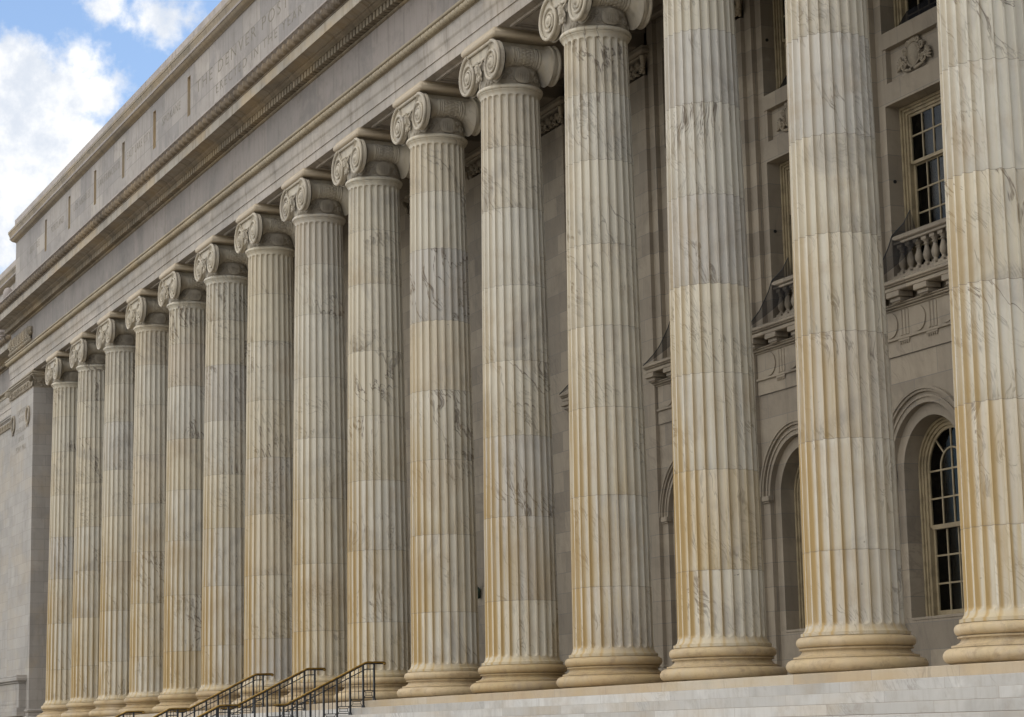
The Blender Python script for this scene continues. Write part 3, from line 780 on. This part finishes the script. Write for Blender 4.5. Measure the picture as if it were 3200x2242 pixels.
def arch_window(cx):
    m = MB(); hw = .775; zb = .915; cz = 3.2
    for (w0, w1, ya) in ((hw, hw-.045, 3.02), (hw-.0455, hw-.085, 3.05), (hw-.0855, hw-.135, 3.075)):
        for s in (-1, 1):
            xa, xb = sorted((cx+s*w0, cx+s*w1)); m.box(xa, xb, ya, 3.22, zb, cz)
        m.ring(cx, cz, w1, w0, 0, PI, ya, 3.22, 28)
    g = hw-.136; m.box(cx-g, cx+g, 3.09, 3.22, zb, zb+.03)
    for s in (-1, 1):
        xa, xb = sorted((cx+s*g, cx+s*(g-.05))); m.box(xa, xb, 3.10, 3.145, 2.30, cz); m.box(xa, xb, 3.15, 3.195, zb+.031, 2.30)
    m.ring(cx, cz, g-.05, g, 0, PI, 3.10, 3.145, 28)
    i_ = g-.0505
    m.box(cx-i_, cx+i_, 3.096, 3.196, 2.265, 2.335); m.box(cx-i_, cx+i_, 3.15, 3.195, zb+.031, zb+.10)
    for z in (2.74, 3.17): m.box(cx-i_, cx+i_, 3.108, 3.138, z-.013, z+.013)
    for z in (1.43, 1.86): m.box(cx-i_, cx+i_, 3.158, 3.188, z-.013, z+.013)
    p = .295
    for k in (-1, 0, 1):
        m.box(cx+k*p-.0135, cx+k*p+.0135, 3.106, 3.14, 2.336, 3.2 if k else cz+i_); m.box(cx+k*p-.0135, cx+k*p+.0135, 3.156, 3.19, zb+.101, 2.264)
    m.ring(cx, cz, p-.014, p+.014, 0, PI, 3.105, 3.141, 20)
    for a in (PI*.27, PI*.73): bar(m, cx+p*math.cos(a), cz+p*math.sin(a), cx+i_*math.cos(a), cz+i_*math.sin(a), .025, 3.107, 3.139)
    W = part(m, 'arched_window', 'wood', smooth=None)
    q = MB(); q.prism([(cx-g, 2.3), (cx+g, 2.3)]+[(cx+g*math.cos(a), cz+g*math.sin(a)) for a in np.linspace(0, PI, 24)], 3.121, 3.125); q.box(cx-g, cx+g, 3.171, 3.175, zb, 2.3)
    part(q, 'glass_panes', 'glass', W, None); curtain(cx, g, zb, 4.0, W)
def cartouche(cx):
    m = MB(); Y = Y0+.06; cz = 9.74
    m.ell((cx, Y, cz), (.155,.07,.20), n=20, m=12)
    m.ring(cx, cz, .165, .195, 0, 2*PI, Y-.03, Y+.04, 28); 
    for s in (-1, 1):
        for (ox, oz, r, dr) in ((.27,-.12,.085,1), (.22,.10,.07,1), (.13,.22,.05,-1), (.36,-.06,.06,-1)):
            pts = [(cx+s*(ox+r*(1-i/26)*math.cos(i*2*PI/11)), Y-.02, cz+oz+dr*r*(1-i/26)*math.sin(i*2*PI/11)) for i in range(21)]; m.tube(pts, .02, 6)
        for k in range(6):
            a = -.4+k*.35; m.ell((cx+s*(.33+.08*math.cos(a)), Y-.01, cz-.1+.10*math.sin(a)), (.07,.035,.022), (0, -s*a, 0), 8, 5)
        m.tube([(cx+s*.04, Y-.02, cz-.23), (cx+s*.16, Y-.03, cz-.22), (cx+s*.28, Y-.02, cz-.19)], [.035,.03,.02], 8)
        for k in range(5): m.ell((cx+s*(.175+.012*(k % 2)), Y-.035, cz-.12+.06*k), (.022,.02,.026), n=8, m=5)
    for k in range(5): m.ell((cx+(k-2)*.045, Y-.01, cz+.25-.01*abs(k-2)), (.026,.035,.05), (0, (k-2)*.3, 0), 8, 6)
    part(m, 'carved_cartouche', 'carved', WL, 60)
def balcony(cx):
    m = MB(); Yf = 2.63
    m.box(cx-1.168, cx+1.168, Yf, 2.755, 4.985, 5.228)
    m.bbox(cx-1.168, cx+1.168, Yf-.035, 2.7, 5.229, 5.268, .006)
    m.box(cx-1.168, cx+1.168, Yf+.006, 2.75, 5.2685, 5.705)
    for k in (-1, 1):
        t = cx+k*.375
        for j in (-1, 0, 1): m.bbox(t+j*.085-.03, t+j*.085+.03, Yf-.010, Yf+.02, 5.285, 5.69, .008)
        m.bbox(t-.145, t+.145, Yf-.030, Yf+.02, 5.196, 5.2285, .004)
        for j in range(5): m.lathe([(.012,0),(.019,.045)], (t-.11+.055*j, Yf-.014, 5.150), 'z', 8)
    for k in (-1, 0, 1):
        m.lathe([(.2,-.022),(.2,.03)], (cx+k*.75, Yf+.006, 5.487), 'y', 40)
    for d, z0, z1 in ((.02,5.706,5.74), (.06,5.74,5.775), (.085,5.775,5.80)): m.bbox(cx-1.175-d, cx+1.175+d, Yf-d, 2.72, z0, z1-.001, .01)
    for k in (-1.5, -.5, .5, 1.5):
        t = cx+k*.74; m.bbox(t-.17, t+.17, 2.42, 2.7, 5.865, 5.955, .008); m.bbox(t-.135, t+.135, 2.47, 2.7, 5.80, 5.865, .008)
        for j in range(6): m.lathe([(.010,0),(.016,.022)], (t-.09+.036*j, 2.50, 5.778), 'z', 6)
    for d, z0, z1 in ((.0,5.956,6.03), (.03,6.03,6.06), (.05,6.06,6.115)): m.bbox(cx-1.225-d, cx+1.225+d, 2.425-d, 2.74, z0, z1-.001, .012)
    m.bbox(cx-1.20, cx+1.20, 2.46, 2.75, 6.115, 6.16, .02)
    m.bbox(cx-.778, cx+.778, 2.745, 3.0, 6.16, 6.30, .01)
    m.bbox(cx-.778, cx+.778, 2.775, 2.96, 6.80, 6.85, .01); m.bbox(cx-.7785, cx+.7785, 2.745, 2.99, 6.85, 6.945, .022)
    return part(m, 'balcony', 'wall', fix=False)
bp = MB()
bp.bbox(-.075, .075, -.075, .075, 0, .05, .006); bp.bbox(-.065, .065, -.065, .065, .44, .4995, .006)
bp.lathe([(.06,.05),(.064,.065),(.045,.085),(.035,.10),(.036,.115),(.05,.135),(.064,.175),(.068,.205),(.062,.245),(.047,.29),(.037,.33),(.034,.36),(.05,.372),(.05,.385),(.037,.39),(.042,.41),(.058,.425),(.06,.44)], n=20)
bal0 = None
for b in NB:
    cx = -S*b-S/2
    arch_window(cx)
    rect_window(cx, 6.12, 9.085, (8.58, 7.70, 7.32, 6.8, 6.45), 8.14)
    rect_window(cx, 10.30, 12.29, (11.75, 11.0, 10.6), 11.3)
    cartouche(cx)
    B = balcony(cx)
    for k in range(7):
        if bal0 is None: bal0 = bp.build('baluster', M['wall'], None, 40); o = bal0
        else: o = bal0.copy(); COL.objects.link(o)
        o.parent = B; o.matrix_parent_inverse = Matrix.Identity(4); o.location = (cx-.66+.22*k, 2.865, 6.30)
    # bird netting tied from the cornice up to the window jamb, one sagging edge rope
    rope = [(-.58,3.0,7.36), (-.66,2.92,7.16), (-.775,2.76,6.96), (-.79,2.70,6.78), (-.80,2.62,6.62), (-.87,2.55,6.44), (-1.0,2.48,6.29), (-1.15,2.42,6.18), (-1.25,2.39,6.12)]
    q = MB(); V = []
    for k, (dx, y, z) in enumerate(rope):
        f = k/(len(rope)-1); V += [(cx+dx, y, z), (cx-.10-1.15*f, 2.78-.39*f, 6.80-.685*f**.6 if k < 8 else 6.117)]
    q.add(V, [(2*k, 2*k+2, 2*k+3, 2*k+1) for k in range(len(rope)-1)])
    part(q, 'bird_netting', 'net', B, None, fix=False)
    q = MB(); q.tube([(cx+dx, y-.008, z) for dx, y, z in rope], .008, 6); part(q, 'net_rope', 'iron', B, 60)
    q = MB(); q.add([(cx-.77, Y0-.01, 10.292), (cx+.77, Y0-.01, 10.292), (cx+.77, 3.0, 10.66), (cx-.4, 3.0, 10.60), (cx-.77, 3.0, 10.36)], [(0,1,2,3,4)]); part(q, 'bird_netting', 'net_dense', WL, None, fix=False)
    q = MB()
    for z in (7.86, 11.35): q = MB(); q.lathe([(.0,-.0),(.03,0),(.03,.012)], (cx-.7795, 2.87, z), 'x', 10, cap=False); part(q, 'jamb_hole', 'core', WL)
# end pier with capital, wreaths and inscription; set-back wing wall
m = MB(); XR, XL = -55.17, -59.07
m.box(XL, XR, -.55, 3.4, .46, 11.81); 
for d, z0, z1 in ((.16,.0,.12),(.10,.12,.20),(.03,.20,.33),(.08,.33,.44),(.02,.44,.47)): m.bbox(XL-d, XR+d, -.55-d, 3.4, z0, z1-.001, .03 if d > .05 else .01)
EP = part(m, 'end_pier', 'pier')
m = MB(); m.box(XL+.01, XR-.01, -.54, 3.4, 11.811, 12.22); relief(m, XL, XR, 11.84, 12.2, -.54, .52, .08, 8); relief(m, -.50, 2.5, 11.84, 12.2, 0, .52, .08, 9, False, XR+.0)
for s, X in ((1, XR), (-1, XL)):
    pts = [(X-s*.02+.12*(1-i/28)*math.cos(i*2*PI/11), -.60, 11.95+.12*(1-i/28)*math.sin(i*2*PI/11)) for i in range(24)]; m.tube(pts, .025, 6)
    for k in range(7): m.ell((X+s*(.03*k-.05), -.59-.02*k, 12.10+.02*(k % 3)), (.02,.06,.11), (0, s*(.15*k-.3), 0), 8, 5)
for d, z0, z1 in ((.03,12.22,12.26),(.07,12.26,12.33),(.10,12.33,12.40),(.06,12.40,12.449)): m.bbox(XL-d, XR+d, -.55-d, 3.2, z0, z1-.001, .012)
part(m, 'pier_capital', 'carved', EP, 55)
for wx in (-55.98, -58.52):
    m = MB(); zc = 10.92 if wx > -57 else 10.90
    for k in range(30):
        a = 2*PI*k/30
        m.ell((wx+.26*math.cos(a), -.575, zc+.30*math.sin(a)), (.05,.045,.075), (0, -a+.5*(k % 2)-.25, 0), 8, 6)
    for s in (-1, 1): m.tube([(wx, -.59, zc-.30), (wx+s*.06, -.59, zc-.38), (wx+s*.10, -.585, zc-.42)], [.03,.025,.015], 6)
    part(m, 'wreath', 'carved', EP, 60)
for s, z, w in (('CAPTAINS', 11.22, 1.42), ('OF THE', 10.92, .85), ('OVERLAND', 10.55, 1.75), ('AND', 10.22, .9), ('PONY MAIL', 9.87, 1.7)):
    text(s, -57.15, z, .20, w, -.5503, parent=EP, sp=1.3, ext=.003)
m = MB(); m.box(-80, XL, REC-.55, 4, 0, 11.81)
m.box(-80, XL, REC-.545, 4, 11.811, 12.22)
for d, z0, z1 in ((.03,12.22,12.26),(.07,12.26,12.33),(.10,12.33,12.40),(.06,12.40,12.449)): m.bbox(-80, XL-.2, REC-.55-d, 3.2, z0, z1-.001, .012)
m.bbox(-66, -63.2, REC-.60, REC-.5, 8.95, 9.15, .02); m.bbox(-63.6, -63.3, REC-.60, REC-.5, 5.9, 8.95, .02)
WW = part(m, 'wing_wall', 'pier')
m = MB(); relief(m, -70, XL, 11.84, 12.2, REC-.54, .52, .08, 12); part(m, 'carved_band', 'carved', WW, 55)
# pedestal in front of the end pier
PD = MB(); PD.bbox(-63, -55.66, -.80, -.40, .50, 1.36, .012); PD.bbox(-63, -55.60, -.86, -.38, 1.361, 1.42, .015); PD.bbox(-63, -55.54, -.92, -.36, 1.42, 1.58, .03); PD.bbox(-63, -55.58, -.90, -.36, 1.58, 1.64, .012)
for z0, z1, x1 in ((.62,.65,-56.0), (1.16,1.19,-56.0)): PD.bbox(-63, x1, -.81, -.79, z0, z1, .004)
PD.bbox(-63, -56.03, -.81, -.79, .6505, 1.1595, .004); PD.bbox(-63, -55.60, -.88, -.40, .20, .499, .012)
o = PD.build('stone_pedestal', M['pier'], None); fixn(o); tag(o, 'low panelled stone pedestal with moulded cap at the foot of the end pier', 'pedestal')
# pale knobs on the cornice ledges at the far left
for k, (x, y, z, r) in enumerate(((-56.83, -1.18, 15.31, .19), (-63.6, -.0, 15.30, .30))):
    m = MB(); m.lathe([(r*.55,-.16),(r*.6,-.1),(r*.92,-.02),(r,.08),(r*.98,.2),(r*.8,.32),(r*.4,.40),(.02,.42)], (x, y, z+.0), 'z', 16)
    o = m.build('stone_finial', M['coping']); tag(o, ('pale rounded stone knob standing on the upper cornice ledge at the left edge', 'pale rounded stone knob on the lower set-back cornice at the left edge')[k], 'finial', 'pale stone knobs on the cornice')

# ================================================================== STAIRS
TR, RI = .285, .1435
ST = empty('marble_staircase', (-25,-1,0), 'wide white marble steps with an ochre stained top step below the colonnade', 'staircase')
def stpart(m, name, mat):
    o = m.build(name, M[mat], None, 30); o.parent = ST; o.matrix_parent_inverse = Matrix.Translation(-Vector(ST.location)); return fixn(o)
def step_slabs(m, n0, n1, ytop, ztop, x0=-54.2, x1=9.0):
    for n in range(n0, n1):
        y = ytop-TR*n; z = ztop-RI*n
        m.bbox(x0, x1, y, y+.6, z-RI+.0015, z, .007)
m = MB(); m.bbox(-63, 9, -1.0, 3.4, -RI+.0015, 0, .008); stpart(m, 'top_step', 'stylo')
m = MB(); m.box(-54.3, 7, -.55, 2.6, .002, .006); stpart(m, 'floor_bounce_sheet', 'floor')  # unseen sheet over the stylobate, added to tune bounce light inside the portico
m = MB(); step_slabs(m, 1, 6, -1.0, 0)
LZ = -RI*6; LY = -1.0-TR*6
m.bbox(-54.2, 9, -4.10, LY+.5, LZ-RI+.0015, LZ, .007)
step_slabs(m, 1, 11, -4.10, LZ)
stpart(m, 'steps', 'step')
m = MB(); m.box(-54.1, 8.9, -3.9, 3.3, -2.3, LZ-RI); m.box(-54.1, 8.9, -.6, 3.3, LZ-RI, -RI-.001); m.box(-63, -54.25, -.95, 3.3, -2.3, -RI-.001); stpart(m, 'foundation', 'step')

# ================================================================== HANDRAILS
def handrail(x, upper, label):
    yo, zo = (0, 0) if upper else (-3.10, -.83+.004)
    R = empty('stair_handrail', (x, -1.8+yo, -.4+zo), label, 'handrail', 'iron stair handrails with brass grips')
    I = Matrix.Translation(-Vector(R.location))
    def rp(m, name, mat, smooth=40):
        o = m.build(name, M[mat], None, smooth); o.parent = R; o.matrix_parent_inverse = I; return fixn(o)
    nstep = 6 if upper else 10
    post = [-.82+yo]+[-1.06+yo-TR*k for k in range(nstep+1)]
    base = [0+zo]+[zo-RI*(k+1) for k in range(nstep)]+[zo-RI*nstep]
    yb = -1.0+yo; zb = .775+zo
    yl = -1.0-TR*(nstep+.06)+yo; zl = zb-RI*(nstep-.2)
    def top(y): return zb if y > yb else (zb-(yb-y)/(yb-yl)*(zb-zl) if y > yl else zl)
    m = MB(); e = -.60+yo
    grip = [(x, e+.015, zb-.045), (x, e+.03, zb-.02), (x, e+.005, zb), (x, e-.05, zb), (x, yb+.04, zb), (x, yb, zb-.004), (x, yb-.04, zb-.02), (x, (yb+yl)/2, (zb+zl)/2), (x, yl+.03, zl+.014), (x, yl-.02, zl), (x, yl-.22, zl), (x, yl-.25, zl-.015)]
    m.tube(grip, .021, 10); m.ell((x, e+.005, zb-.03), (.026,.03,.03)); rp(m, 'brass_grip', 'brass')
    m = MB(); m.tube([(x, e-.02, zb-.028), (x, yb, zb-.03), (x, yl, zl-.03), (x, yl-.2, zl-.028)], .012, 6)
    m.tube([(x, post[0], top(post[0])-.135), (x, yb-.005, zb-.138), (x, yl, zl-.138)], .011, 6)
    rp(m, 'rail', 'iron')
    for k, y in enumerate(post):
        m = MB(); m.bbox(x-.019, x+.019, y-.019, y+.019, base[k]+.001, top(y)-.012, .003); m.lathe([(.045,0),(.045,.012),(.03,.03),(.028,.05)], (x, y, base[k]+.001), 'z', 14)
        rp(m, 'post', 'iron')
    for k in range(len(post)-1):
        ya, yc = post[k+1]+.019, post[k]-.019; zz = base[k]+(.03 if k == 0 else .0)+ (0 if k else 0)
        b0, b1 = zz+.035, zz+.175
        m = MB(); r = .0085
        for z in (b0, b1): m.tube([(x, ya, z), (x, yc, z)], r, 6)
        w = .038; i0, i1 = b0+.045, b1-.045
        for z in (i0, i1): m.tube([(x, ya+w, z), (x, yc-w, z)], r*.8, 6)
        for y in (ya+w, yc-w): m.tube([(x, y, i0), (x, y, i1)], r*.8, 6)
        for (p, q) in (((ya, b0), (ya+w, i0)), ((ya, b1), (ya+w, i1)), ((yc, b0), (yc-w, i0)), ((yc, b1), (yc-w, i1))): m.tube([(x, p[0], p[1]), (x, q[0], q[1])], r*.8, 6)
        rp(m, 'bottom_panel', 'iron')
        for f in (1/3, 2/3):
            y = ya+(yc-ya)*f; m = MB(); m.tube([(x, y, b1), (x, y, top(y)-.02)], .0085, 6); rp(m, 'baluster', 'iron')
    return R
UL = ['nearest tall black iron stair handrail with brass grip, right of the other two', 'middle one of the three tall black iron stair handrails with brass grip', 'farthest tall black iron stair handrail, its top end left of the other two']
LL = ['low handrail with brightest brass grip, overlapping the middle tall handrail', 'low brass topped handrail below the foot of the farthest tall handrail', 'leftmost low handrail with brass grip at the bottom edge']
for k, x in enumerate((-20.35, -24.05, -27.75)):
    handrail(x, True, UL[k]); handrail(x, False, LL[k])

# ================================================================== WALL LANTERN, SIGN, PLAQUE
L = empty('wall_lantern', (-22.6, 2.60, 2.4), 'green bronze wall ornament bracket seen in the gap between two columns', 'wall lantern')
I = Matrix.Translation(-Vector(L.location))
def lp(m, name, mat):
    o = m.build(name, M[mat], None, 50); o.parent = L; o.matrix_parent_inverse = I; return fixn(o)
m = MB(); m.ell((-22.62, 2.50, 2.40), (.10,.08,.10)); m.ell((-22.58, 2.44, 2.50), (.06,.06,.09), (0,.4,0)); m.ell((-22.55, 2.42, 2.57), (.04,.05,.035)); m.ell((-22.60, 2.50, 2.30), (.05,.06,.07)); 
m.tube([(-22.66,2.64,2.35), (-22.64,2.56,2.27), (-22.6,2.48,2.26), (-22.55,2.46,2.32)], [.03,.03,.025,.02], 8); lp(m, 'body', 'bronze')
m = MB(); m.bbox(-22.75, -22.55, 2.615, 2.659, 2.22, 2.55, .01); lp(m, 'backplate', 'bronze')
SG = empty('directory_sign', (-22.72, 2.65, 1.9), 'small black wall sign with white lettering above the bronze plaque', 'sign')
I = Matrix.Translation(-Vector(SG.location))
m = MB(); m.bbox(-22.86, -22.58, 2.625, 2.659, 1.77, 2.07, .006); o = m.build('panel', M['signblack'], None); o.parent = SG; o.matrix_parent_inverse = I
for z, w in ((2.02,.2), (1.96,.16), (1.90,.2), (1.84,.14)):
    m = MB()
    for k in range(5): m.box(-22.82+k*.045, -22.80+k*.045+.012*(k % 2), 2.6215, 2.6245, z-.018, z+.018)
    o = m.build('lettering', M['signwhite'], None); o.parent = SG; o.matrix_parent_inverse = I
m = MB(); m.bbox(-22.92, -22.54, 2.615, 2.659, 1.37, 1.67, .012); m.bbox(-22.89, -22.57, 2.606, 2.614, 1.40, 1.64, .004); o = m.build('bronze_plaque', M['plaque']); tag(o, 'brown bronze plaque fixed to the wall below the small black sign', 'plaque')

# ================================================================== GROUND
m = MB(); m.add([(-4000,-4000,-2.304),(4000,-4000,-2.304),(4000,4000,-2.304),(-4000,4000,-2.304)], [(0,1,2,3)])
o = m.build('ground', M['ground'], None, None); tag(o, kind='structure')

# ================================================================== CAMERA
cam = bpy.data.cameras.new('camera'); co = bpy.data.objects.new('camera', cam); COL.objects.link(co); sc.camera = co
r = Vector((0.41045288, 0.91162887, -0.02147625)); u = Vector((0.16216793, -0.04979803, 0.98550582)); f = Vector((-0.89734608, 0.40798646, 0.16827671))
Mx = Matrix(((r.x, u.x, -f.x, 22.029559), (r.y, u.y, -f.y, -16.82388), (r.z, u.z, -f.z, -.672483), (0, 0, 0, 1)))
co.matrix_world = Mx; cam.sensor_width = 36; cam.sensor_fit = 'HORIZONTAL'; cam.lens = 36*6814.65/3200; cam.clip_end = 12000; cam.clip_start = .1

# ================================================================== SKY + SUN
SUN_EL, SUN_AZ = math.radians(58), math.radians(-22)      # behind the building: the front stands in open shade
sd = Vector((math.sin(SUN_AZ)*math.cos(SUN_EL), math.cos(SUN_AZ)*math.cos(SUN_EL), math.sin(SUN_EL)))
W = bpy.data.worlds.new('World'); sc.world = W; W.use_nodes = True; W.node_tree.nodes.clear()
t = NT.__new__(NT); t.t = W.node_tree
sky = t.n('ShaderNodeTexSky'); sky.sky_type = 'NISHITA'; sky.sun_disc = False; sky.sun_elevation = SUN_EL; sky.sun_rotation = SUN_AZ; sky.altitude = 1600; sky.air_density = 1.1; sky.dust_density = 1.2; sky.ozone_density = 1.0
D = t.vm('NORMALIZE', t.n('ShaderNodeTexCoord').outputs['Generated'])
BL = [(-0.93885, 0.18663, 0.28937, 0.01971),(-0.9399, 0.19694, 0.27894, 0.02118),(-0.93595, 0.20886, 0.28349, 0.01384),(-0.93261, 0.22101, 0.28528, 0.01017),(-0.92945, 0.22889, 0.28936, 0.0042),(-0.94421, 0.20388, 0.25864, 0.02558),(-0.95024, 0.18967, 0.24712, 0.02998),(-0.93956, 0.21567, 0.26591, 0.00944),(-0.95722, 0.18872, 0.21934, 0.01091),(-0.92988, 0.21299, 0.29994, 0.0042),(-0.92903, 0.22002, 0.29749, 0.0042),(-0.91653, 0.2428, 0.31784, 0.0078),(-0.91385, 0.25233, 0.31813, 0.0075),(-0.9121, 0.2592, 0.31764, 0.0053),(-0.91632, 0.24936, 0.31333, 0.0053),(-0.91928, 0.22459, 0.32324, 0.0065)]
n1 = t.noise(D, 95., 7, .6); n2 = t.noise(D, 26., 5, .55)
s = None
for (x, y, z, R) in BL:
    v = t.math('SUBTRACT', R, t.vm('DISTANCE', D, (x, y, z)))
    s = v if s is None else t.math('SMOOTH_MAX', s, v, .004)
near = t.ss(t.math('ADD', s, t.math('ADD', t.math('MULTIPLY', t.math('SUBTRACT', n1, .5), .024), t.math('MULTIPLY', t.math('SUBTRACT', n2, .5), .014))), -.0065, .0055)
# unseen clouds added to light the facade, heaviest front left, clear near these two
far = t.ss(t.noise(t.vm('MULTIPLY', D, (1., 1., 1.8)), 3.2, 8, .58), .43, .56)
side = t.ss(t.vm('DOT_PRODUCT', D, (-.62, -.76, .2)), -.7, .6, .34, 1.0)
far = t.math('MULTIPLY', far, side)
far = t.math('MULTIPLY', far, t.ss(t.vm('DISTANCE', D, (-0.93237,0.21513,0.29053)), .08, .16))
cov = t.math('MAXIMUM', near, far)
shade = t.ss(t.noise(t.vm('ADD', D, (.0, .0, -.004)), 38., 7, .62), .34, .66)
CLOUD = 7.0
cc = t.mix((CLOUD*.66, CLOUD*.71, CLOUD*.79), (CLOUD, CLOUD*.995, CLOUD*.985), shade)
colr = t.mix(t.mix(sky.outputs[0], (19.5,18.9,17.8), far), cc, near)  # added unseen clouds set much brighter than the visible pair
bg = t.n('ShaderNodeBackground'); t.set(bg.inputs[0], colr); bg.inputs[1].default_value = .12
out = t.n('ShaderNodeOutputWorld'); W.node_tree.links.new(bg.outputs[0], out.inputs[0])
sl = bpy.data.lights.new('sun', 'SUN'); so = bpy.data.objects.new('sun', sl); COL.objects.link(so); sl.energy = 3.5; sl.angle = math.radians(.53); sl.color = (1.0,.95,.86)
so.rotation_euler = sd.to_track_quat('Z', 'Y').to_euler(); so.location = (0, 30, 60)
vs = sc.view_settings; vs.view_transform = 'Standard'; vs.look = 'None'; vs.exposure = 0.46; vs.gamma = 1.0
sc.cycles.max_bounces = 8; sc.cycles.diffuse_bounces = 2; sc.cycles.transparent_max_bounces = 8
